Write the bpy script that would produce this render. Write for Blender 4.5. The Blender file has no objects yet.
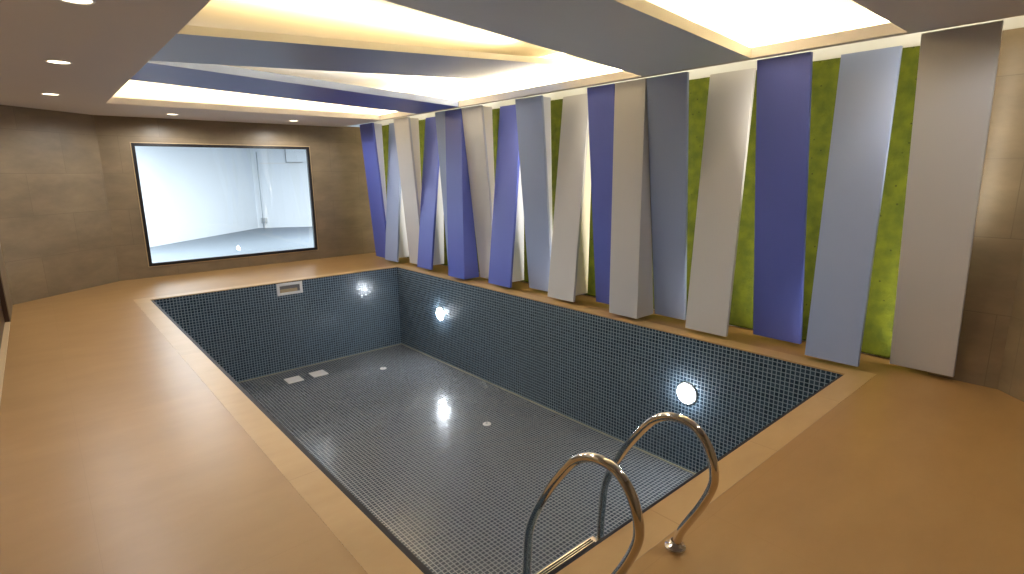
import bpy, bmesh, math, random
from mathutils import Vector, Matrix, noise
random.seed(7)
C = bpy.context.scene.collection
SC = bpy.context.scene

# ------------------------------------------------------------------ helpers
def new_mat(name):
    m = bpy.data.materials.new(name); m.use_nodes = True
    nt = m.node_tree; nt.nodes.clear()
    out = nt.nodes.new('ShaderNodeOutputMaterial')
    return m, nt, out

def nd(nt, typ, **kw):
    n = nt.nodes.new(typ)
    for k, v in kw.items():
        if k in n.inputs: n.inputs[k].default_value = v
        else: setattr(n, k, v)
    return n

def srgb(r, g, b):
    def f(c):
        c /= 255.0
        return c / 12.92 if c <= .04045 else ((c + .055) / 1.055) ** 2.4
    return (f(r), f(g), f(b), 1)

def paint(name, col, rough=.5, var=.06, scale=3.0, metallic=0, bump=0.0, bscale=200, spec=.5):
    m, nt, out = new_mat(name)
    b = nd(nt, 'ShaderNodeBsdfPrincipled', Roughness=rough, Metallic=metallic)
    b.inputs['Specular IOR Level'].default_value = spec
    tc = nd(nt, 'ShaderNodeTexCoord')
    nz = nd(nt, 'ShaderNodeTexNoise', Scale=scale, Detail=5.0)
    nt.links.new(tc.outputs['Object'], nz.inputs['Vector'])
    mx = nd(nt, 'ShaderNodeMix', data_type='RGBA')
    c = Vector(col[:3])
    mx.inputs['A'].default_value = (*(c * (1 - var)), 1)
    mx.inputs['B'].default_value = (*(c * (1 + var)), 1)
    nt.links.new(nz.outputs['Fac'], mx.inputs['Factor'])
    nt.links.new(mx.outputs['Result'], b.inputs['Base Color'])
    if bump:
        n2 = nd(nt, 'ShaderNodeTexNoise', Scale=bscale, Detail=2.0)
        nt.links.new(tc.outputs['Object'], n2.inputs['Vector'])
        bp = nd(nt, 'ShaderNodeBump', Strength=bump, Distance=.002)
        nt.links.new(n2.outputs['Fac'], bp.inputs['Height'])
        nt.links.new(bp.outputs['Normal'], b.inputs['Normal'])
    nt.links.new(b.outputs['BSDF'], out.inputs['Surface'])
    return m

def emit(name, col, strength):
    m, nt, out = new_mat(name)
    e = nd(nt, 'ShaderNodeEmission', Color=col, Strength=strength)
    nt.links.new(e.outputs[0], out.inputs['Surface'])
    return m

def stone(name, c1, c2, joint, tw, th, rough, mortar=.0025, offset=.5, spec=.5, nscale=1.6, tone=.9):
    """large format stone tiles laid out in the surface's UV metres"""
    m, nt, out = new_mat(name)
    b = nd(nt, 'ShaderNodeBsdfPrincipled', Roughness=rough)
    b.inputs['Specular IOR Level'].default_value = spec
    uv = nd(nt, 'ShaderNodeUVMap', uv_map='UVMap')
    br = nd(nt, 'ShaderNodeTexBrick', offset=offset, Scale=1.0)
    br.inputs['Color1'].default_value = (1, 1, 1, 1); br.inputs['Color2'].default_value = (tone, tone, tone, 1)
    br.inputs['Mortar'].default_value = (.9, .9, .9, 1)
    br.inputs['Mortar Size'].default_value = mortar
    br.inputs['Mortar Smooth'].default_value = .2
    br.inputs['Brick Width'].default_value = tw; br.inputs['Row Height'].default_value = th
    nt.links.new(uv.outputs[0], br.inputs['Vector'])
    mp = nd(nt, 'ShaderNodeMapping'); mp.inputs['Scale'].default_value = (1, 2.2, 1)
    nt.links.new(uv.outputs[0], mp.inputs[0])
    nz = nd(nt, 'ShaderNodeTexNoise', Scale=nscale, Detail=7.0, Roughness=.62)
    nt.links.new(mp.outputs[0], nz.inputs['Vector'])
    rp = nd(nt, 'ShaderNodeValToRGB')
    rp.color_ramp.elements[0].position = .3; rp.color_ramp.elements[0].color = c1
    rp.color_ramp.elements[1].position = .72; rp.color_ramp.elements[1].color = c2
    nt.links.new(nz.outputs['Fac'], rp.inputs['Fac'])
    mu = nd(nt, 'ShaderNodeMix', data_type='RGBA', blend_type='MULTIPLY'); mu.inputs['Factor'].default_value = 1
    nt.links.new(rp.outputs['Color'], mu.inputs['A']); nt.links.new(br.outputs['Color'], mu.inputs['B'])
    mx = nd(nt, 'ShaderNodeMix', data_type='RGBA'); mx.inputs['B'].default_value = joint
    nt.links.new(mu.outputs['Result'], mx.inputs['A'])
    nt.links.new(br.outputs['Fac'], mx.inputs['Factor'])
    nt.links.new(mx.outputs['Result'], b.inputs['Base Color'])
    bp = nd(nt, 'ShaderNodeBump', Strength=.15, Distance=.003)
    nt.links.new(nz.outputs['Fac'], bp.inputs['Height'])
    nt.links.new(bp.outputs['Normal'], b.inputs['Normal'])
    nt.links.new(b.outputs['BSDF'], out.inputs['Surface'])
    return m

def mosaic(name, c1, c2, grout, pitch, gap, rough, tilt):
    """glossy glass mosaic in UV metres, each tile set very slightly out of true"""
    m, nt, out = new_mat(name)
    b = nd(nt, 'ShaderNodeBsdfPrincipled', IOR=1.6)
    uv = nd(nt, 'ShaderNodeUVMap', uv_map='UVMap')
    br = nd(nt, 'ShaderNodeTexBrick', offset=0.0, Scale=1.0)
    br.inputs['Color1'].default_value = c1; br.inputs['Color2'].default_value = c2
    br.inputs['Mortar'].default_value = grout
    br.inputs['Mortar Size'].default_value = gap
    br.inputs['Mortar Smooth'].default_value = .15
    br.inputs['Brick Width'].default_value = pitch; br.inputs['Row Height'].default_value = pitch
    nt.links.new(uv.outputs[0], br.inputs['Vector'])
    nt.links.new(br.outputs['Color'], b.inputs['Base Color'])
    mr = nd(nt, 'ShaderNodeMapRange'); mr.inputs['To Min'].default_value = rough; mr.inputs['To Max'].default_value = .55
    nt.links.new(br.outputs['Fac'], mr.inputs['Value'])
    nt.links.new(mr.outputs[0], b.inputs['Roughness'])
    sc = nd(nt, 'ShaderNodeVectorMath', operation='SCALE'); sc.inputs['Scale'].default_value = 1 / pitch
    nt.links.new(uv.outputs[0], sc.inputs[0])
    fl = nd(nt, 'ShaderNodeVectorMath', operation='FLOOR'); nt.links.new(sc.outputs[0], fl.inputs[0])
    wn = nd(nt, 'ShaderNodeTexWhiteNoise', noise_dimensions='3D'); nt.links.new(fl.outputs[0], wn.inputs['Vector'])
    sb = nd(nt, 'ShaderNodeVectorMath', operation='SUBTRACT'); sb.inputs[1].default_value = (.5, .5, .5)
    nt.links.new(wn.outputs['Color'], sb.inputs[0])
    s2 = nd(nt, 'ShaderNodeVectorMath', operation='SCALE'); s2.inputs['Scale'].default_value = tilt
    nt.links.new(sb.outputs[0], s2.inputs[0])
    bp = nd(nt, 'ShaderNodeBump', Strength=.35, Distance=.002, invert=True)
    nt.links.new(br.outputs['Fac'], bp.inputs['Height'])
    ad = nd(nt, 'ShaderNodeVectorMath', operation='ADD')
    nt.links.new(bp.outputs['Normal'], ad.inputs[0]); nt.links.new(s2.outputs[0], ad.inputs[1])
    nm = nd(nt, 'ShaderNodeVectorMath', operation='NORMALIZE'); nt.links.new(ad.outputs[0], nm.inputs[0])
    nt.links.new(nm.outputs[0], b.inputs['Normal'])
    nt.links.new(b.outputs['BSDF'], out.inputs['Surface'])
    return m

def uv_metres(me):
    uvl = me.uv_layers.new(name='UVMap')
    for p in me.polygons:
        n = p.normal
        if abs(n.z) > .7: t, w = Vector((1, 0, 0)), Vector((0, 1, 0))
        else: t, w = Vector((-n.y, n.x, 0)).normalized(), Vector((0, 0, 1))
        if abs(t.y) > .9: t = Vector((0, 1, 0))
        elif abs(t.x) > .9: t = Vector((1, 0, 0))
        for li in p.loop_indices:
            v = me.vertices[me.loops[li].vertex_index].co
            uvl.data[li].uv = (v.dot(t), v.dot(w))

def add_box(bm, x0, x1, y0, y1, z0, z1, bev=0, seg=2):
    vs = [bm.verts.new((x, y, z)) for z in (z0, z1) for y in (y0, y1) for x in (x0, x1)]
    fs = [(0, 2, 3, 1), (4, 5, 7, 6), (0, 1, 5, 4), (2, 6, 7, 3), (0, 4, 6, 2), (1, 3, 7, 5)]
    F = [bm.faces.new([vs[i] for i in f]) for f in fs]
    if bev:
        E = list({e for f in F for e in f.edges})
        bmesh.ops.bevel(bm, geom=E, offset=bev, segments=seg, affect='EDGES', profile=.6)

def add_hexa(bm, lo, hi, bev=0):
    """lo, hi: four corners each (same winding); a solid between the two quads"""
    a = [bm.verts.new(v) for v in lo]; b = [bm.verts.new(v) for v in hi]
    F = [bm.faces.new(a[::-1]), bm.faces.new(b)]
    for i in range(4):
        j = (i + 1) % 4
        F.append(bm.faces.new((a[i], a[j], b[j], b[i])))
    bmesh.ops.recalc_face_normals(bm, faces=F)
    if bev:
        E = list({e for f in F for e in f.edges})
        bmesh.ops.bevel(bm, geom=E, offset=bev, segments=2, affect='EDGES', profile=.6)

def add_prism(bm, pts, z0, z1):
    a = [bm.verts.new((x, y, z0)) for x, y in pts]; b = [bm.verts.new((x, y, z1)) for x, y in pts]
    F = [bm.faces.new(a[::-1]), bm.faces.new(b)]
    n = len(pts)
    for i in range(n):
        j = (i + 1) % n
        F.append(bm.faces.new((a[i], a[j], b[j], b[i])))
    bmesh.ops.recalc_face_normals(bm, faces=F)

def quad(bm, *vs):
    return bm.faces.new([bm.verts.new(v) for v in vs])

def add_lathe(bm, prof, axis_o, axis_d, n=48, close=True):
    """prof: list of (radius, distance along axis)"""
    d = Vector(axis_d).normalized(); o = Vector(axis_o)
    a = d.orthogonal().normalized(); b = d.cross(a)
    rings = []
    for r, h in prof:
        if r < 1e-6: rings.append([bm.verts.new(o + d * h)])
        else: rings.append([bm.verts.new(o + d * h + (a * math.cos(t) + b * math.sin(t)) * r)
                            for t in [2 * math.pi * i / n for i in range(n)]])
    F = []
    for A, B in zip(rings, rings[1:]):
        for i in range(n):
            j = (i + 1) % n
            if len(A) == 1 and len(B) == 1: continue
            if len(A) == 1: F.append(bm.faces.new((A[0], B[j], B[i])))
            elif len(B) == 1: F.append(bm.faces.new((A[i], A[j], B[0])))
            else: F.append(bm.faces.new((A[i], A[j], B[j], B[i])))
    bmesh.ops.recalc_face_normals(bm, faces=F)
    for f in F: f.smooth = True
    return F

def catmull(pts, sub=8):
    P = [Vector(p) for p in pts]; P = [2 * P[0] - P[1]] + P + [2 * P[-1] - P[-2]]
    out = []
    for i in range(1, len(P) - 2):
        for k in range(sub):
            t = k / sub; a, b, c, d = P[i - 1:i + 3]
            out.append(.5 * ((2 * b) + (c - a) * t + (2 * a - 5 * b + 4 * c - d) * t * t + (3 * b - a - 3 * c + d) * t ** 3))
    out.append(P[-2].copy())
    return out

def add_tube(bm, pts, r, n=20):
    P = [Vector(p) for p in pts]
    prev = None; rings = []
    for i, q in enumerate(P):
        t = (P[min(i + 1, len(P) - 1)] - P[max(i - 1, 0)]).normalized()
        if prev is None: a = t.orthogonal().normalized()
        else: a = (prev - t * prev.dot(t)).normalized()
        prev = a; b = t.cross(a)
        rings.append([bm.verts.new(q + (a * math.cos(u) + b * math.sin(u)) * r) for u in [2 * math.pi * k / n for k in range(n)]])
    F = []
    for A, B in zip(rings, rings[1:]):
        for k in range(n):
            j = (k + 1) % n
            f = bm.faces.new((A[k], A[j], B[j], B[k])); f.smooth = True; F.append(f)
    F.append(bm.faces.new(rings[0][::-1])); F.append(bm.faces.new(rings[-1]))
    bmesh.ops.recalc_face_normals(bm, faces=F)

def obj(name, bm, mat, parent=None, uv=True):
    """links the bmesh as one mesh object; vertices are given in world metres"""
    if parent is not None:
        w = parent.get('_w'); off = Vector(w)
        for v in bm.verts: v.co -= off
    me = bpy.data.meshes.new(name); bm.to_mesh(me); bm.free()
    if uv: uv_metres(me)
    o = bpy.data.objects.new(name, me); C.objects.link(o)
    for m in (mat if isinstance(mat, (list, tuple)) else [mat]): me.materials.append(m)
    if parent is not None:
        o.parent = parent; o['_w'] = tuple(off)
    else: o['_w'] = (0.0, 0.0, 0.0)
    return o

def struct(name, bm, mat, parent=None):
    o = obj(name, bm, mat, parent)
    if parent is None: o['kind'] = 'structure'
    return o

def thing(name, label, cat, loc, group=None):
    o = bpy.data.objects.new(name, None); C.objects.link(o)
    o.location = loc; o['_w'] = tuple(loc); o['label'] = label; o['category'] = cat
    o.empty_display_size = .1; o['kind'] = 'thing'
    if group: o['group'] = group
    return o

def area(name, a, b, direction, width, watts, col, spread=180, parent=None):
    """a long LED strip from a to b shining towards direction"""
    a, b, d = Vector(a), Vector(b), Vector(direction).normalized()
    x = (b - a).normalized(); z = (-d - x * (-d).dot(x)).normalized(); y = z.cross(x)
    L = bpy.data.lights.new(name, 'AREA'); L.shape = 'RECTANGLE'
    L.size = (b - a).length; L.size_y = width; L.energy = watts; L.color = col; L.spread = math.radians(spread)
    o = bpy.data.objects.new(name, L); C.objects.link(o)
    M = Matrix((x, y, z)).transposed().to_4x4(); M.translation = (a + b) / 2
    o.matrix_world = M
    return o

# ------------------------------------------------------------------ colours
WARM = (1.0, .84, .57)
STRIP = (1.0, .90, .72)
WARM2 = (1.0, .98, .95)
COOL = (.80, .90, 1.0)
M_deck = stone('deck_stone', srgb(158, 122, 74), srgb(168, 132, 83), srgb(152, 116, 70), 1.2, 1.2, .38, mortar=.001, offset=0, spec=.45, tone=.97)
M_coping = stone('coping_stone', srgb(182, 150, 104), srgb(196, 164, 118), srgb(172, 140, 96), 1.1, 3.0, .4, mortar=.003, offset=0, spec=.4)
M_wall = stone('wall_stone', srgb(118, 102, 80), srgb(142, 125, 98), srgb(112, 97, 76), 1.2, .6, .36, mortar=.003)
M_tile = mosaic('pool_mosaic', srgb(32, 48, 62), srgb(58, 76, 92), srgb(130, 146, 158), .042, .0045, .19, .03)
M_tilefloor = mosaic('pool_floor_mosaic', srgb(54, 61, 72), srgb(74, 81, 90), srgb(128, 133, 138), .042, .0045, .2, .05)
M_lip = paint('pool_lip', srgb(40, 40, 48), .6, .15, 20, spec=.2)
M_joint = paint('pool_joint', srgb(150, 148, 132), .5, .1, 10)
M_ceil = paint('ceiling_paint', srgb(212, 206, 204), .7, .02, 2)
M_uceil = paint('upper_ceiling_paint', srgb(240, 234, 220), .8, .02, 2)
M_white = paint('panel_white', srgb(202, 202, 206), .42, .02, 2)
M_blue = paint('panel_blue', srgb(92, 106, 196), .42, .04, 2)
M_pale = paint('panel_pale_blue', srgb(152, 169, 211), .42, .03, 2)
M_grey = paint('beam_grey_blue', srgb(212, 218, 224), .5, .02, 2)
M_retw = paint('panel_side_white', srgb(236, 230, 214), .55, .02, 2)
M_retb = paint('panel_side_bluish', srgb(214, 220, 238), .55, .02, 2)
M_black = paint('black_aluminium', srgb(26, 22, 24), .35, .1, 30)
M_beige = paint('beige_edge_trim', srgb(190, 165, 125), .4, .05, 30)
M_chrome = paint('polished_steel', srgb(226, 220, 212), .09, .02, 8, metallic=1)
M_rubber = paint('black_rubber', srgb(30, 30, 32), .6, .1, 60)
M_plast = paint('white_plastic', srgb(232, 230, 228), .3, .02, 20)
M_plastb = paint('beige_plastic', srgb(190, 165, 130), .4, .05, 20)
M_plastg = paint('grey_plastic', srgb(120, 116, 116), .4, .05, 20)
M_pipe = paint('grey_pipe_paint', srgb(176, 182, 188), .45, .04, 20)
M_rim = paint('lamp_rim', srgb(226, 228, 232), .25, .02, 20)
M_door = paint('dark_timber', srgb(62, 40, 26), .35, .25, 6)
M_thresh = paint('threshold_stone', srgb(196, 172, 134), .35, .06, 8)
M_nwall = paint('next_room_plaster', srgb(232, 236, 240), .7, .02, 1.5)
M_nfloor = paint('next_room_floor', srgb(112, 120, 128), .55, .06, 1.2)
M_dwn = emit('downlight_glow', (1, .84, .58, 1), 6)
M_pool = emit('pool_lamp_glow', (.84, .92, 1, 1), 130)

# moss
M_moss, nt, out = new_mat('moss')
b = nd(nt, 'ShaderNodeBsdfPrincipled', Roughness=.9)
tc = nd(nt, 'ShaderNodeTexCoord')
n1 = nd(nt, 'ShaderNodeTexNoise', Scale=9.0, Detail=6.0); n2 = nd(nt, 'ShaderNodeTexNoise', Scale=42.0, Detail=5.0)
vz = nd(nt, 'ShaderNodeTexVoronoi', Scale=11.0)
for n in (n1, n2, vz): nt.links.new(tc.outputs['Object'], n.inputs['Vector'])
rp = nd(nt, 'ShaderNodeValToRGB')
rp.color_ramp.elements[0].position = .34; rp.color_ramp.elements[0].color = srgb(74, 86, 6)
rp.color_ramp.elements[1].position = .66; rp.color_ramp.elements[1].color = srgb(98, 107, 10)
nt.links.new(n1.outputs['Fac'], rp.inputs['Fac'])
r2 = nd(nt, 'ShaderNodeValToRGB')
r2.color_ramp.elements[0].position = .04; r2.color_ramp.elements[0].color = (.25, .25, .2, 1)
r2.color_ramp.elements[1].position = .12; r2.color_ramp.elements[1].color = (1, 1, 1, 1)
nt.links.new(vz.outputs['Distance'], r2.inputs['Fac'])
mu = nd(nt, 'ShaderNodeMix', data_type='RGBA', blend_type='MULTIPLY'); mu.inputs['Factor'].default_value = 1
nt.links.new(rp.outputs['Color'], mu.inputs['A']); nt.links.new(r2.outputs['Color'], mu.inputs['B'])
nt.links.new(mu.outputs['Result'], b.inputs['Base Color'])
bp = nd(nt, 'ShaderNodeBump', Strength=.8, Distance=.012); nt.links.new(n2.outputs['Fac'], bp.inputs['Height'])
nt.links.new(bp.outputs['Normal'], b.inputs['Normal']); nt.links.new(b.outputs['BSDF'], out.inputs['Surface'])

# window glass: clear, mirror reflection by fresnel
M_glass, nt, out = new_mat('window_glass')
tr = nd(nt, 'ShaderNodeBsdfTransparent', Color=(.96, .98, .98, 1)); gl = nd(nt, 'ShaderNodeBsdfGlossy', Roughness=.0)
fr = nd(nt, 'ShaderNodeFresnel', IOR=1.5); mx = nd(nt, 'ShaderNodeMixShader')
nt.links.new(fr.outputs[0], mx.inputs['Fac']); nt.links.new(tr.outputs[0], mx.inputs[1]); nt.links.new(gl.outputs[0], mx.inputs[2])
nt.links.new(mx.outputs[0], out.inputs['Surface'])

# ------------------------------------------------------------------ dimensions (metres)
XL, XR, YN, YF, DEP = 1.065, 5.07, 1.447, 9.161, 1.54      # pool opening
ZC, ZU, ST = 2.715, 3.13, .085                             # drop ceiling underside, upper ceiling, slab thickness
XW, XB, XE = -.42, 5.58, 5.80                              # left wall, near stone wall, wall behind the moss
YNORTH, YS = 11.25, -1.0
OW, OE, ON, OS = .93, 5.02, 9.40, 1.30                     # ceiling opening
SE = 5.10                                                  # outer edge of the strip over the panels
CW = .185                                                  # coping width
DIA = ((XW, 10.15), (.93, YNORTH))                         # splayed corner wall
LIP = .04

# ------------------------------------------------------------------ floor, coping, pool
bm = bmesh.new()
cx0, cx1, cy0, cy1 = XL - CW, XR + .19, YN - CW, YF + CW
quad(bm, (XW, YS, 0), (cx0, YS, 0), (cx0, DIA[0][1], 0), (XW, DIA[0][1], 0))
k = (cx0 - DIA[0][0]) / (DIA[1][0] - DIA[0][0]); yk = DIA[0][1] + k * (DIA[1][1] - DIA[0][1])
bm.faces.new([bm.verts.new(v) for v in ((XW, DIA[0][1], 0), (cx0, DIA[0][1], 0), (cx0, yk, 0))])
bm.faces.new([bm.verts.new(v) for v in ((cx0, cy1, 0), (XE, cy1, 0), (XE, YNORTH, 0), (DIA[1][0], YNORTH, 0), (cx0, yk, 0))])
quad(bm, (cx0, YS, 0), (XE, YS, 0), (XE, cy0, 0), (cx0, cy0, 0))
quad(bm, (cx1, cy0, 0), (XE, cy0, 0), (XE, cy1, 0), (cx1, cy1, 0))
struct('floor', bm, M_deck)

bm = bmesh.new()
def ring(bm, ox0, ox1, oy0, oy1, ix0, ix1, iy0, iy1, z):
    quad(bm, (ox0, oy0, z), (ox1, oy0, z), (ix1, iy0, z), (ix0, iy0, z))
    quad(bm, (ox1, oy0, z), (ox1, oy1, z), (ix1, iy1, z), (ix1, iy0, z))
    quad(bm, (ox1, oy1, z), (ox0, oy1, z), (ix0, iy1, z), (ix1, iy1, z))
    quad(bm, (ox0, oy1, z), (ox0, oy0, z), (ix0, iy0, z), (ix0, iy1, z))
ring(bm, cx0, cx1, cy0, cy1, XL, XR, YN, YF, .001)
for (a, c) in (((XL, YN), (XL, YF)), ((XL, YF), (XR, YF)), ((XR, YF), (XR, YN)), ((XR, YN), (XL, YN))):
    quad(bm, (*a, .001), (*c, .001), (*c, -.03), (*a, -.03))
o = struct('trim_1', bm, M_coping)

LX0, LX1, LY0, LY1 = XL + LIP, XR - .006, YN + .03, YF - .012
bm = bmesh.new()
ring(bm, XL - .01, XR + .01, YN - .01, YF + .01, LX0, LX1, LY0, LY1, -.012)
struct('trim_2', bm, M_lip)

bm = bmesh.new()
for (a, c) in (((LX0, LY0), (LX0, LY1)), ((LX0, LY1), (LX1, LY1)), ((LX1, LY1), (LX1, LY0)), ((LX1, LY0), (LX0, LY0))):
    quad(bm, (*a, -.012), (*c, -.012), (*c, -DEP), (*a, -DEP))
struct('wall_pool', bm, M_tile)
bm = bmesh.new()
quad(bm, (LX0, LY0, -DEP), (LX1, LY0, -DEP), (LX1, LY1, -DEP), (LX0, LY1, -DEP))
struct('floor_pool', bm, M_tilefloor)

bm = bmesh.new(); q_ = .014
frame_pts = ((LX0, LX1, LY1 - q_, LY1), (LX0, LX1, LY0, LY0 + q_), (LX0, LX0 + q_, LY0 + q_, LY1 - q_), (LX1 - q_, LX1, LY0 + q_, LY1 - q_))
for a_ in frame_pts: add_box(bm, *a_, -DEP, -DEP + q_)
struct('trim_3', bm, M_joint)
# ------------------------------------------------------------------ walls
WX0, WX1, WZ0, WZ1 = 1.37, 4.375, .195, 2.295
WT = .16
bm = bmesh.new()
add_box(bm, DIA[1][0] - .3, WX0, YNORTH, YNORTH + WT, 0, ZC + .02)
add_box(bm, WX1, XE, YNORTH, YNORTH + WT, 0, ZC + .02)
add_box(bm, WX0, WX1, YNORTH, YNORTH + WT, 0, WZ0)
add_box(bm, WX0, WX1, YNORTH, YNORTH + WT, WZ1, ZC + .02)
struct('wall_north', bm, M_wall)

d = (Vector((DIA[1][0], DIA[1][1])) - Vector((DIA[0][0], DIA[0][1]))).normalized(); nrm = Vector((-d.y, d.x))
bm = bmesh.new()
p0, p1 = Vector(DIA[0]), Vector(DIA[1])
add_prism(bm, [tuple(p0 - d * .0), tuple(p1), tuple(p1 + nrm * .12), tuple(p0 + nrm * .12)], 0, ZC + .02)
struct('wall_northwest', bm, M_wall)

DY0, DY1, DZ = 5.2, 8.95, 2.15
bm = bmesh.new()
add_box(bm, XW - .15, XW, DY1, DIA[0][1] + .06, 0, ZC + .02)
add_box(bm, XW - .15, XW, YS, DY0, 0, ZC + .02)
add_box(bm, XW - .15, XW, DY0, DY1, DZ, ZC + .02)
struct('wall_west', bm, M_wall)

bm = bmesh.new()
add_box(bm, XW - .3, XE, YS - .12, YS, 0, ZC + .02)
struct('wall_south', bm, M_wall)
bm = bmesh.new()
add_prism(bm, [(XB, .518), (XB - 1.518, YS), (XB + .2, YS), (XB + .2, .518)], 0, ZC - .0)
struct('wall_southeast', bm, M_wall)
bm = bmesh.new()
add_box(bm, XB, XE - .001, .518, .97, 0, ZC + .01)
struct('wall_east_stone', bm, M_wall)
bm = bmesh.new()
add_box(bm, XE, XE + .12, YS, YNORTH + .1, 0, ZU)
struct('wall_east', bm, M_nwall)

# door in the left wall
door = thing('door_1', 'dark timber sliding door in the left wall beside a pale stone threshold', 'door', (XW - .08, (DY0 + DY1) / 2, 0))
del door['label']; del door['category']; door['kind'] = 'structure'
for y0, y1, x in ((DY0 + .05, 7.1, XW - .11), (7.05, DY1 - .05, XW - .07)):
    bm = bmesh.new(); add_box(bm, x - .02, x + .02, y0, y1, .012, DZ - .04, .004)
    for yy in (y0 + .12, y1 - .16):
        pass
    obj('leaf', bm, M_door, door)
bm = bmesh.new()
add_box(bm, XW - .145, XW - .005, DY1 - .05, DY1, 0, DZ, .004)
add_box(bm, XW - .145, XW - .005, DY0, DY0 + .05, 0, DZ, .004)
add_box(bm, XW - .145, XW - .005, DY0 + .05, DY1 - .05, DZ - .04, DZ, .004)
obj('frame', bm, M_door, door)
bm = bmesh.new(); add_box(bm, XW - .145, XW, DY0 + .05, DY1 - .05, 0, .012, .003)
obj('sill', bm, M_thresh, door)

# ------------------------------------------------------------------ window to the next room
win = bpy.data.objects.new('window_1', None); C.objects.link(win)
win.location = ((WX0 + WX1) / 2, YNORTH, WZ0); win['_w'] = tuple(win.location); win['kind'] = 'structure'
def frame_ring(bm, x0, x1, z0, z1, w, y0, y1, bev=.003):
    add_box(bm, x0, x0 + w, y0, y1, z0, z1, bev); add_box(bm, x1 - w, x1, y0, y1, z0, z1, bev)
    add_box(bm, x0 + w, x1 - w, y0, y1, z0, z0 + w, bev); add_box(bm, x0 + w, x1 - w, y0, y1, z1 - w, z1, bev)
bm = bmesh.new(); frame_ring(bm, WX0, WX1, WZ0, WZ1, .05, YNORTH - .012, YNORTH + .06)
obj('window_frame', bm, M_black, win)
bm = bmesh.new(); frame_ring(bm, WX0 - .012, WX1 + .012, WZ0 - .012, WZ1 + .012, .012, YNORTH - .008, YNORTH + .0, .002)
obj('window_trim', bm, M_beige, win)
bm = bmesh.new()
e = .0075                                                   # the pane sits a few millimetres out of square
gx0, gx1, gz0, gz1, gy = WX0 + .04, WX1 - .04, WZ0 + .04, WZ1 - .04, YNORTH + .025
add_hexa(bm, [(gx0, gy - e, gz0), (gx1, gy + e, gz0), (gx1, gy + e + .008, gz0), (gx0, gy - e + .008, gz0)],
         [(gx0, gy - e, gz1), (gx1, gy + e, gz1), (gx1, gy + e + .008, gz1), (gx0, gy - e + .008, gz1)])
obj('pane', bm, M_glass, win)

# next room
NC = (5.62, 19.5); NA = (-2.4, 12.15); NB = (11.4, 16.3)
NY = YNORTH + WT
ZN = 2.86
def wall_between(name, a, c, mat, z0, z1, t=.1):
    a, c = Vector(a), Vector(c); dd = (c - a).normalized(); n = Vector((-dd.y, dd.x)) * t
    bm = bmesh.new(); add_prism(bm, [tuple(a), tuple(c), tuple(c + n), tuple(a + n)], z0, z1)
    return struct(name, bm, mat)
wall_between('wall_next_room_left', NA, NC, M_nwall, 0, ZN)
wall_between('wall_next_room_back', NC, NB, M_nwall, 0, ZN)
wall_between('wall_next_room_right', NB, (11.4, NY), M_nwall, 0, ZN)
wall_between('wall_next_room_side', (-2.4, NY), NA, M_nwall, 0, ZN)
bm = bmesh.new()
bm.faces.new([bm.verts.new((x, y, 0)) for x, y in ((-2.4, NY), (11.4, NY), NB, NC, NA)])
struct('floor_next_room', bm, M_nfloor)
bm = bmesh.new()
bm.faces.new([bm.verts.new((x, y, ZN)) for x, y in (NA, NC, NB, (11.4, NY), (-2.4, NY))])
struct('ceiling_next_room', bm, M_nwall)
for xa, ya in ((1.5, 13.6), (6.5, 14.2)):
    L = area('next_room_fill', (xa - 1.1, ya, ZN - .03), (xa + 1.1, ya, ZN - .03), (0, 0, -1), 0.5, 320, (.91, .96, 1.0))  # unseen lights added under the ceiling to brighten the next room
bd = (Vector(NB) - Vector(NC)).normalized(); bn = Vector((bd.y, -bd.x))
if bn.y > 0: bn = -bn
def on_back(t, off, z):
    q = Vector(NC) + bd * t + bn * off
    return (q.x, q.y, z)
pipe = thing('drain_pipe', 'thin white pipe running up the far corner of the room behind the window', 'pipe', on_back(.2, .12, 0))
bm = bmesh.new(); add_tube(bm, [on_back(.2, .12, .0), on_back(.2, .12, 1.2), on_back(.2, .12, 2.5)], .015, 14); obj('tube', bm, M_pipe, pipe)
bm = bmesh.new()
add_hexa(bm, [on_back(.12, .0, .16), on_back(.3, .0, .16), on_back(.3, .09, .16), on_back(.12, .09, .16)],
         [on_back(.12, .0, .34), on_back(.3, .0, .34), on_back(.3, .09, .34), on_back(.12, .09, .34)], .008)
obj('valve_box', bm, M_pipe, pipe)
duct = thing('ceiling_duct', 'white boxed duct high on the wall of the room behind the window', 'duct', on_back(1.1, .15, 2.17))
bm = bmesh.new()
add_hexa(bm, [on_back(1.1, .0, 2.17), on_back(3.0, .0, 2.17), on_back(3.0, .08, 2.17), on_back(1.1, .08, 2.17)],
         [on_back(1.1, .0, ZN - .01), on_back(3.0, .0, ZN - .01), on_back(3.0, .08, ZN - .01), on_back(1.1, .08, ZN - .01)], .004)
obj('casing', bm, M_nwall, duct)
bm = bmesh.new()
add_hexa(bm, [on_back(1.085, .0, 2.158), on_back(1.6, .0, 2.158), on_back(1.6, .09, 2.158), on_back(1.085, .09, 2.158)],
         [on_back(1.085, .0, 2.171), on_back(1.6, .0, 2.171), on_back(1.6, .09, 2.171), on_back(1.085, .09, 2.171)])
add_hexa(bm, [on_back(1.085, .0, 2.171), on_back(1.1, .0, 2.171), on_back(1.1, .09, 2.171), on_back(1.085, .09, 2.171)],
         [on_back(1.085, .0, ZN - .01), on_back(1.1, .0, ZN - .01), on_back(1.1, .09, ZN - .01), on_back(1.085, .09, ZN - .01)])
obj('edge_strip', bm, M_plastg, duct)
bm = bmesh.new()
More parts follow.
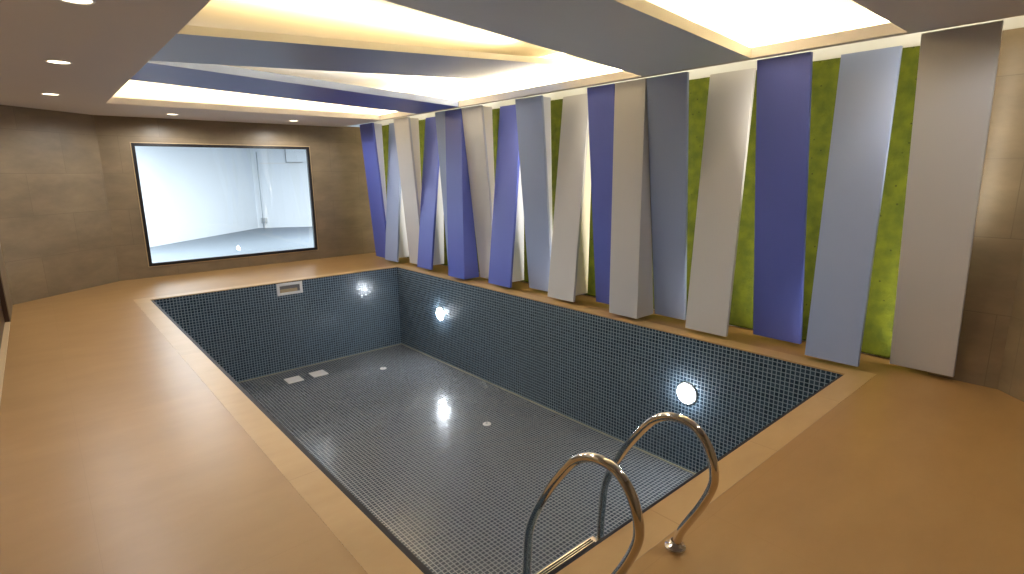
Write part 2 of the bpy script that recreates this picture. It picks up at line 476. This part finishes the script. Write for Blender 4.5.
add_hexa(bm, [on_back(.24, .0, 2.12), on_back(1.08, .0, 2.12), on_back(1.08, .03, 2.12), on_back(.24, .03, 2.12)],
         [on_back(.24, .0, 2.15), on_back(1.08, .0, 2.15), on_back(1.08, .03, 2.15), on_back(.24, .03, 2.15)], .003)
o = obj('cable_trunking', bm, M_plast)
o['label'] = 'thin white cable trunking between the pipe and the duct behind the window'; o['category'] = 'cable trunking'

# ------------------------------------------------------------------ ceiling
bm = bmesh.new()
def slab(pts): add_prism(bm, pts, ZC, ZC + ST)
slab([(XW - .1, YS - .1), (OW, YS - .1), (OW, YNORTH + .1), (XW - .1, YNORTH + .1)])
slab([(OW, ON), (SE, ON), (SE, YNORTH + .1), (OW, YNORTH + .1)])
slab([(OE, OS), (SE, OS), (SE, ON), (OE, ON)])
slab([(OW, YS - .1), (SE, YS - .1), (SE, OS), (OW, OS)])
struct('ceiling', bm, M_ceil)
bm = bmesh.new()
add_box(bm, XW - .2, XE + .1, YS - .2, YNORTH + .2, ZU, ZU + .08)
struct('ceiling_upper', bm, M_uceil)

bm = bmesh.new()
add_box(bm, OW - .4, XE, ON + .36, ON + .42, ZC + ST, ZU)
add_box(bm, OW - .4, OW - .34, YS, ON + .36, ZC + ST, ZU)
add_box(bm, OW - .4, XE, YS - .06, YS, ZC + ST, ZU)
add_box(bm, SE - .015, SE, YS, YNORTH, ZC + ST, ZU)  # added board, blocks cove light from spilling onto the panel tops
struct('ceiling_upstand', bm, M_uceil)
# the three sloping soffit boards that cross the opening
def soffit(label, ysw, ynw, yse, yne, zw, ze, x0, x1, mat, ST=ST):
    t = thing('ceiling_beam', label, 'ceiling beam', ((x0 + x1) / 2, (ysw + ynw) / 2, min(zw, ze)))
    bm = bmesh.new()
    add_hexa(bm, [(x0, ysw, zw), (x1, yse, ze), (x1, yne, ze), (x0, ynw, zw)],
             [(x0, ysw, zw + ST), (x1, yse, ze + ST), (x1, yne, ze + ST), (x0, ynw, zw + ST)])
    o = obj('soffit_board', bm, mat[0], t)
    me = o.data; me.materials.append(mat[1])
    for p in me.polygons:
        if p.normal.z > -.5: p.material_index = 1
    return t
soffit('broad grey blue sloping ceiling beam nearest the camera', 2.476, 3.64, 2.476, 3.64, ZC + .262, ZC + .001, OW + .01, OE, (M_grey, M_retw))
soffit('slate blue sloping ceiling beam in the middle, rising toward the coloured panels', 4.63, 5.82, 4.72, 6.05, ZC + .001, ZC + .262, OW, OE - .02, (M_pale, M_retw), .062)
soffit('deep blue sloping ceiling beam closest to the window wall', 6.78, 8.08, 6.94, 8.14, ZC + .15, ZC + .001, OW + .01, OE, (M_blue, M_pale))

# ------------------------------------------------------------------ moss behind the panels
bm = bmesh.new()
NYM, NZM = 420, 110
my0, my1, mz0, mz1 = .985, 10.9, .02, 2.735
grid = []
for j in range(NZM + 1):
    row = []
    for i in range(NYM + 1):
        y = my0 + (my1 - my0) * i / NYM; z = mz0 + (mz1 - mz0) * j / NZM
        h = .018 * noise.noise(Vector((y * 9, z * 9, 1.3))) + .012 * noise.noise(Vector((y * 23, z * 23, 5.1)))
        row.append(bm.verts.new((XE - .05 + h * .9, y, z)))
    grid.append(row)
for j in range(NZM):
    for i in range(NYM):
        f = bm.faces.new((grid[j][i], grid[j + 1][i], grid[j + 1][i + 1], grid[j][i + 1])); f.smooth = True
bnd = [e for e in bm.edges if e.is_boundary]
r = bmesh.ops.extrude_edge_only(bm, edges=bnd)
for v in r['geom']:
    if isinstance(v, bmesh.types.BMVert): v.co.x = XE - .001
o = obj('moss', bm, M_moss, uv=False); o['kind'] = 'stuff'
o['label'] = 'yellow green moss covering the wall behind the leaning panels'; o['category'] = 'moss'

# ------------------------------------------------------------------ leaning panels
LEDW = 5.0
PT, ZT, ZB = .04, 2.705, .045
W, B, P = 'white', 'blue', 'pale'
PM = {'white': M_white, 'blue': M_blue, 'pale': M_pale}
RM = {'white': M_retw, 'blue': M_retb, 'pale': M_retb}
# colour, top x, (far y, near y), bottom x, (far y, near y), side return depth at top / bottom, label
panels = [
 (B, 5.10, (10.42, 9.88), 5.30, (10.45, 9.90), .17, .0, 'deep blue panel at the far end of the row, next to the brown window wall'),
 (P, 5.45, (9.86, 9.36), 5.20, (9.88, 9.40), .0, .24, 'pale blue panel second from the window wall, against the corner blue panel'),
 (W, 5.10, (9.06, 8.55), 5.35, (9.16, 8.67), .18, .0, 'off white panel closest to the window wall, third in the row'),
 (B, 5.45, (8.54, 8.06), 5.20, (8.65, 8.18), .0, .25, 'deep blue panel fourth from the window wall, just after the first white one'),
 (P, 5.10, (7.706, 7.435), 5.40, (7.92, 7.51), .0, .0, 'pale blue panel half hidden between two deep blue ones near the far pool lamp'),
 (B, 5.10, (7.42, 6.995), 5.10, (7.49, 7.035), .01, .27, 'deep blue upright panel with a wide blue side, above the far pool lamp'),
 (W, 5.10, (6.985, 6.497), 5.42, (7.025, 6.60), .18, .0, 'off white panel fourth after the corner, between two deep blue ones, leaning back at its foot'),
 (B, 5.45, (6.485, 6.00), 5.20, (6.54, 6.02), .0, .26, 'deep blue panel seventh of its row, just right of the far pool lamp and foot forward'),
 (P, 5.10, (5.75, 5.247), 5.42, (5.83, 5.35), .15, .0, 'pale blue panel in mid row between a deep blue and an off white one'),
 (W, 5.45, (5.19, 4.73), 5.20, (5.22, 4.74), .06, .26, 'off white panel in mid row'),
 (B, 5.10, (4.472, 4.075), 5.45, (4.557, 4.12), .0, .0, 'deep blue narrow panel in mid row'),
 (W, 5.10, (4.06, 3.648), 5.12, (4.072, 3.66), .01, .30, 'off white upright panel with a wide white side'),
 (P, 5.10, (3.642, 3.158), 5.47, (3.655, 3.25), .02, .02, 'pale blue panel'),
 (W, 5.45, (3.106, 2.638), 5.20, (3.077, 2.606), .02, .02, 'off white panel'),
 (B, 5.10, (2.454, 1.995), 5.50, (2.462, 1.99), .0, .02, 'deep blue panel'),
 (P, 5.45, (1.883, 1.442), 5.20, (1.834, 1.396), .02, .02, 'pale blue panel'),
 (W, 5.10, (1.235, .781), 5.50, (1.237, .79), .0, .0, 'off white panel'),
]
labels = [
 'deep blue panel at the far end of the row, touching the window wall corner',
 'pale blue panel second from the far end, beside the corner blue one',
 'off white panel nearest the window, third from the far end of the row',
 'deep blue panel fourth from the far end, after the farthest white one',
 'narrow visible strip of pale blue panel squeezed between two deep blue ones',
 'deep blue upright panel with a folded blue side, behind the far pool lamp',
 'off white panel between two deep blue ones, leaning back at its foot',
 'deep blue panel in mid row between an off white and a pale blue one',
 'pale blue panel in mid row between a deep blue and an off white one',
 'off white panel with a cream lit side, left of the narrow blue one',
 'narrow deep blue panel in mid row, wedged between two off white ones',
 'upright off white panel with a wide white side, touching a pale blue one',
 'pale blue panel touching the upright off white one, moss along its right edge',
 'off white panel with moss on both sides, left of the nearest blue one',
 'deep blue panel nearest the camera, with moss on both sides',
 'pale blue panel nearest the camera, over the right corner of the pool',
 'broadest off white panel at the near end of the row, beside the stone wall',
]
for i, (c, xt, (tf, tn), xb, (bf, bn_), rt, rb, _) in enumerate(panels):
    root = thing('wall_panel', labels[i], 'wall panel', ((xb), (bf + bn_) / 2, ZB), 'coloured panels leaning along the moss wall')
    bm = bmesh.new()
    add_hexa(bm, [(xb, bf, ZB), (xb, bn_, ZB), (xb + PT, bn_, ZB), (xb + PT, bf, ZB)],
             [(xt, tf, ZT), (xt, tn, ZT), (xt + PT, tn, ZT), (xt + PT, tf, ZT)], .003)
    obj('face_board', bm, PM[c], root)
    if max(rt, rb) > .1:
        own = i in (5, 11)
        ins = .004 if own else .016
        zb = ZB if own else ZB + .075
        zt = ZT - (.0 if own else .01)
        f = (zb - ZB) / (ZT - ZB)
        x0 = xb + PT + (xt - xb) * f; yb0 = bn_ + (tn - bn_) * f; yf0 = bf + (tf - bf) * f
        rt, rb = max(rt, .012), max(rb, .012)
        bm = bmesh.new()
        add_hexa(bm, [(x0, yf0 - ins, zb), (x0, yb0 + ins, zb), (x0 + rb, yb0 + ins, zb), (x0 + rb, yf0 - ins, zb)],
                 [(xt + PT, tf - ins, zt), (xt + PT, tn + ins, zt), (xt + PT + rt, tn + ins, zt), (xt + PT + rt, tf - ins, zt)], .002)
        obj('side_return', bm, PM[c] if own else RM[c], root)
    # LED tape on the back edge of the board, shining into the gap beside it
    if i not in (5, 11):
        area('led_strip', (xb + PT + .03, bf - .008, ZB + .06), (xt + PT + .03, tf - .008, ZT - .06), (1, .3 if xt < xb else .06, 0), 0.016, LEDW * (1.3 if xt < xb else .6), STRIP, 170)
    if i == 16:
        area('led_strip', (xb - .25 * .4 + PT + .012, bn_ + .03, ZB + .5), (xt + PT + .03, tn + .03, ZT - .05), (1, -.5, 0), .016, LEDW * .6, STRIP, 170)

# ------------------------------------------------------------------ cove LEDs on top of the slabs
def cove(a, b, wpm, dirn=(0, 0, 1)):
    L = (Vector(b) - Vector(a)).length
    area('cove_led', a, b, dirn, .03, wpm * L, WARM)
zc = ZC + ST + .02
CW_ = 11
cove((SE - .035, OS + .1, zc), (SE - .035, ON + .2, zc), CW_)
area('slot_led', (SE + .02, YS + .3, ZC + .26), (SE + .02, YNORTH - .3, ZC + .26), (1, 0, .1), .02, 12 * 1.3, WARM, 150)                 # over the panels
cove((OW + .1, ON + .12, zc), (OE - .1, ON + .12, zc), CW_)                    # window end
cove((OW + .15, 2.476 + .12, ZC + .255 + ST + .02), (OE - .1, 2.476 + .12, ZC + ST + .025), CW_)
cove((OW + .1, 4.63 + .07, ZC + ST + .025), (OE - .9, 4.70 + .07, ZC + .21 + ST + .025), CW_)
cove((OW + .1, 6.78 + .06, ZC + .15 + ST + .02), (OE - .1, 6.94 + .06, ZC + ST + .02), CW_ * 1.7)

# ------------------------------------------------------------------ downlights
DL = [(2.4, .25, 'unseen downlight added over the ladder end to light the near deck'),
      (4.3, .25, 'unseen downlight added by the stone wall to light the near deck and panels'),
      (.34, 4.10, 'nearest of the three round downlights in the strip of ceiling over the left deck'),
      (.34, 6.32, 'middle one of three round downlights over the left deck'),
      (.34, 8.74, 'farthest of the three round downlights over the left deck'),
      (1.88, 10.4, 'round downlight above the left part of the window'),
      (3.80, 10.4, 'round downlight above the right end of the window')]
for x, y, lab in DL:
    power = 26 if y < 1 else 66
    t = thing('downlight', lab, 'downlight', (x, y, ZC), 'round ceiling downlights')
    if y < 1:  # near pair: unseen fixtures, added to brighten the near deck and panels
        for k_ in ('label', 'category', 'group'): del t[k_]
        t['kind'] = 'structure'
    bm = bmesh.new()
    add_lathe(bm, [(.078, .0), (.078, -.004), (.084, -.009), (.09, -.008), (.094, -.002), (.094, .0)], (x, y, ZC), (0, 0, 1), 40)
    obj('rim', bm, M_plast, t)
    bm = bmesh.new()
    add_lathe(bm, [(.0, -.0035), (.05, -.0035), (.076, -.003), (.078, .0)], (x, y, ZC), (0, 0, 1), 40)
    obj('diffuser', bm, M_dwn, t)
    L = bpy.data.lights.new('downlight_lamp', 'SPOT'); L.energy = power; L.color = WARM2; L.spot_size = math.radians(172); L.spot_blend = .35; L.shadow_soft_size = .08
    o = bpy.data.objects.new('downlight_lamp', L); C.objects.link(o); o.location = (x, y, ZC - .03)

# ------------------------------------------------------------------ pool lamps
for y, z, lab in ((7.713, -.655, 'round white pool lamp in the long tiled wall, the one nearer the window end'),
                  (2.932, -.64, 'round white pool lamp in the long tiled wall, the one nearer the ladder')):
    t = thing('pool_lamp', lab, 'pool lamp', (LX1, y, z), 'round pool lamps')
    bm = bmesh.new()
    add_lathe(bm, [(.098, .001), (.1, .008), (.112, .012), (.122, .009), (.126, .0)], (LX1, y, z), (-1, 0, 0), 48)
    obj('rim', bm, M_rim, t)
    bm = bmesh.new()
    add_lathe(bm, [(.0, .058), (.04, .054), (.07, .043), (.09, .026), (.099, .006), (.099, .002)], (LX1, y, z), (-1, 0, 0), 48)
    obj('lens', bm, M_pool, t)

# ------------------------------------------------------------------ skimmer
sx0, sx1, sz0, sz1, sy = 2.818, 3.24, -.222, -.02, LY1
sk = thing('pool_skimmer', 'white rectangular skimmer at the rim of the short tiled wall', 'skimmer', ((sx0 + sx1) / 2, sy, sz0))
bm = bmesh.new(); frame_ring(bm, sx0, sx1, sz0, sz1, .045, sy - .014, sy + .001, .004); obj('faceplate', bm, M_plast, sk)
bm = bmesh.new()
add_hexa(bm, [(sx0 + .045, sy - .003, sz0 + .045), (sx1 - .045, sy - .003, sz0 + .045), (sx1 - .045, sy - .001, sz0 + .045), (sx0 + .045, sy - .001, sz0 + .045)],
         [(sx0 + .045, sy - .003, sz1 - .045), (sx1 - .045, sy - .003, sz1 - .045), (sx1 - .045, sy - .001, sz1 - .045), (sx0 + .045, sy - .001, sz1 - .045)])
obj('throat', bm, M_plastg, sk)
bm = bmesh.new(); add_box(bm, sx0 + .05, sx1 - .09, sy - .012, sy - .004, sz0 + .047, sz0 + .1, .002); obj('weir_flap', bm, M_plastb, sk)

# ------------------------------------------------------------------ floor drains and inlets
for x, y, lab in ((2.79, 8.65, 'white square grate on the pool floor, the left one of the pair'),
                  (3.20, 8.65, 'white square grate on the pool floor, the right one of the pair')):
    t = thing('floor_drain', lab, 'drain grate', (x, y, -DEP), 'square grates on the pool floor')
    h = .122
    bm = bmesh.new(); z = -DEP
    add_box(bm, x - h, x + h, y - h, y - h + .03, z, z + .014, .003); add_box(bm, x - h, x + h, y + h - .03, y + h, z, z + .014, .003)
    add_box(bm, x - h, x - h + .03, y - h + .03, y + h - .03, z, z + .014, .003); add_box(bm, x + h - .03, x + h, y - h + .03, y + h - .03, z, z + .014, .003)
    obj('frame', bm, M_plast, t)
    bm = bmesh.new()
    for k in range(9):
        yy = y - h + .034 + k * .0195
        add_box(bm, x - h + .03, x + h - .03, yy, yy + .0145, z + .001, z + .012, .002)
    obj('grille', bm, M_plast, t)
for y, lab in ((8.142, 'small round white inlet in the pool floor toward the window end'),
               (5.279, 'small round white inlet in the pool floor toward the middle')):
    t = thing('floor_inlet', lab, 'pool inlet', (4.13, y, -DEP), 'round inlets in the pool floor')
    bm = bmesh.new(); add_lathe(bm, [(.018, .012), (.03, .014), (.052, .008), (.056, .0)], (4.13, y, -DEP), (0, 0, 1), 32); obj('flange', bm, M_plast, t)
    bm = bmesh.new(); add_lathe(bm, [(.0, .009), (.012, .0085), (.019, .004), (.019, .0)], (4.13, y, -DEP), (0, 0, 1), 24); obj('nozzle', bm, M_rim, t)

# ------------------------------------------------------------------ ladder
lad = thing('pool_ladder', 'polished steel pool ladder with two arched handrails at the near edge', 'pool ladder', (1.77, 1.4, 0))
prof = [(1.645, -1.02), (1.642, -.6), (1.641, -.2), (1.632, .0), (1.617, .13), (1.572, .247), (1.49, .395), (1.415, .505), (1.35, .585), (1.283, .63), (1.21, .647),
        (1.135, .634), (1.076, .581), (1.04, .505), (1.028, .425), (1.045, .353), (1.083, .264), (1.13, .175), (1.172, .09), (1.194, .0)]
for x in (2.04, 1.50):
    bm = bmesh.new(); add_tube(bm, catmull([(x, y, z) for y, z in prof], 6), .0205, 24); hr = obj('handrail', bm, M_chrome, lad)
    bm = bmesh.new()
    add_lathe(bm, [(.021, .034), (.024, .034), (.03, .016), (.046, .011), (.05, .006), (.05, .0)], (x, 1.194, .002), (0, 0, 1), 36)
    obj('flange', bm, M_chrome, hr)
    bm = bmesh.new(); add_tube(bm, [(x, 1.645, -.98), (x, 1.57, -.98), (x, LY0 + .012, -.98)], .016, 16); obj('wall_strut', bm, M_chrome, hr)
    bm = bmesh.new(); add_lathe(bm, [(.0, .014), (.022, .014), (.026, .01), (.026, .0)], (x, LY0, -.98), (0, 1, 0), 24); obj('bumper', bm, M_rubber, hr)
for z in (-.235, -.51, -.785):
    bm = bmesh.new()
    add_box(bm, 1.505, 2.035, 1.60, 1.69, z, z + .03, .008, 3)
    st = obj('step', bm, M_chrome, lad)
    bm = bmesh.new()
    for k in range(5):
        add_box(bm, 1.54, 2.0, 1.614 + k * .0135, 1.621 + k * .0135, z + .0285, z + .033, .001)
    obj('grip_strip', bm, M_rubber, st)

# ------------------------------------------------------------------ world, camera, colour management
w = bpy.data.worlds.new('World'); SC.world = w; w.use_nodes = True
w.node_tree.nodes['Background'].inputs[0].default_value = (1, .9, .78, 1)
w.node_tree.nodes['Background'].inputs[1].default_value = .0

f_px, yaw, pitch, roll = 541.608, .716649, .207136, -.010775
cy, sy_ = math.cos(yaw), math.sin(yaw)
F = Vector((sy_ * math.cos(pitch), cy * math.cos(pitch), -math.sin(pitch)))
r0 = Vector((cy, -sy_, 0)); u0 = r0.cross(F)
R = r0 * math.cos(roll) + u0 * math.sin(roll); U = -r0 * math.sin(roll) + u0 * math.cos(roll)
cam = bpy.data.cameras.new('camera'); co = bpy.data.objects.new('camera', cam); C.objects.link(co)
cam.sensor_fit = 'HORIZONTAL'; cam.sensor_width = 36; cam.lens = f_px * 36 / 1024; cam.clip_start = .02
M = Matrix((R, U, -F)).transposed().to_4x4(); M.translation = (0, 0, 1.73)
co.matrix_world = M
SC.camera = co

vs = SC.view_settings
vs.view_transform = 'Standard'; vs.look = 'None'; vs.gamma = 1; vs.use_curve_mapping = False
vs.exposure = 0.35
SC.cycles.use_denoising = True
SC.cycles.max_bounces = 10; SC.cycles.diffuse_bounces = 6; SC.cycles.glossy_bounces = 5; SC.cycles.transparent_max_bounces = 12
SC.cycles.sample_clamp_indirect = 8
for o in SC.objects:
    if '_w' in o.keys(): del o['_w']
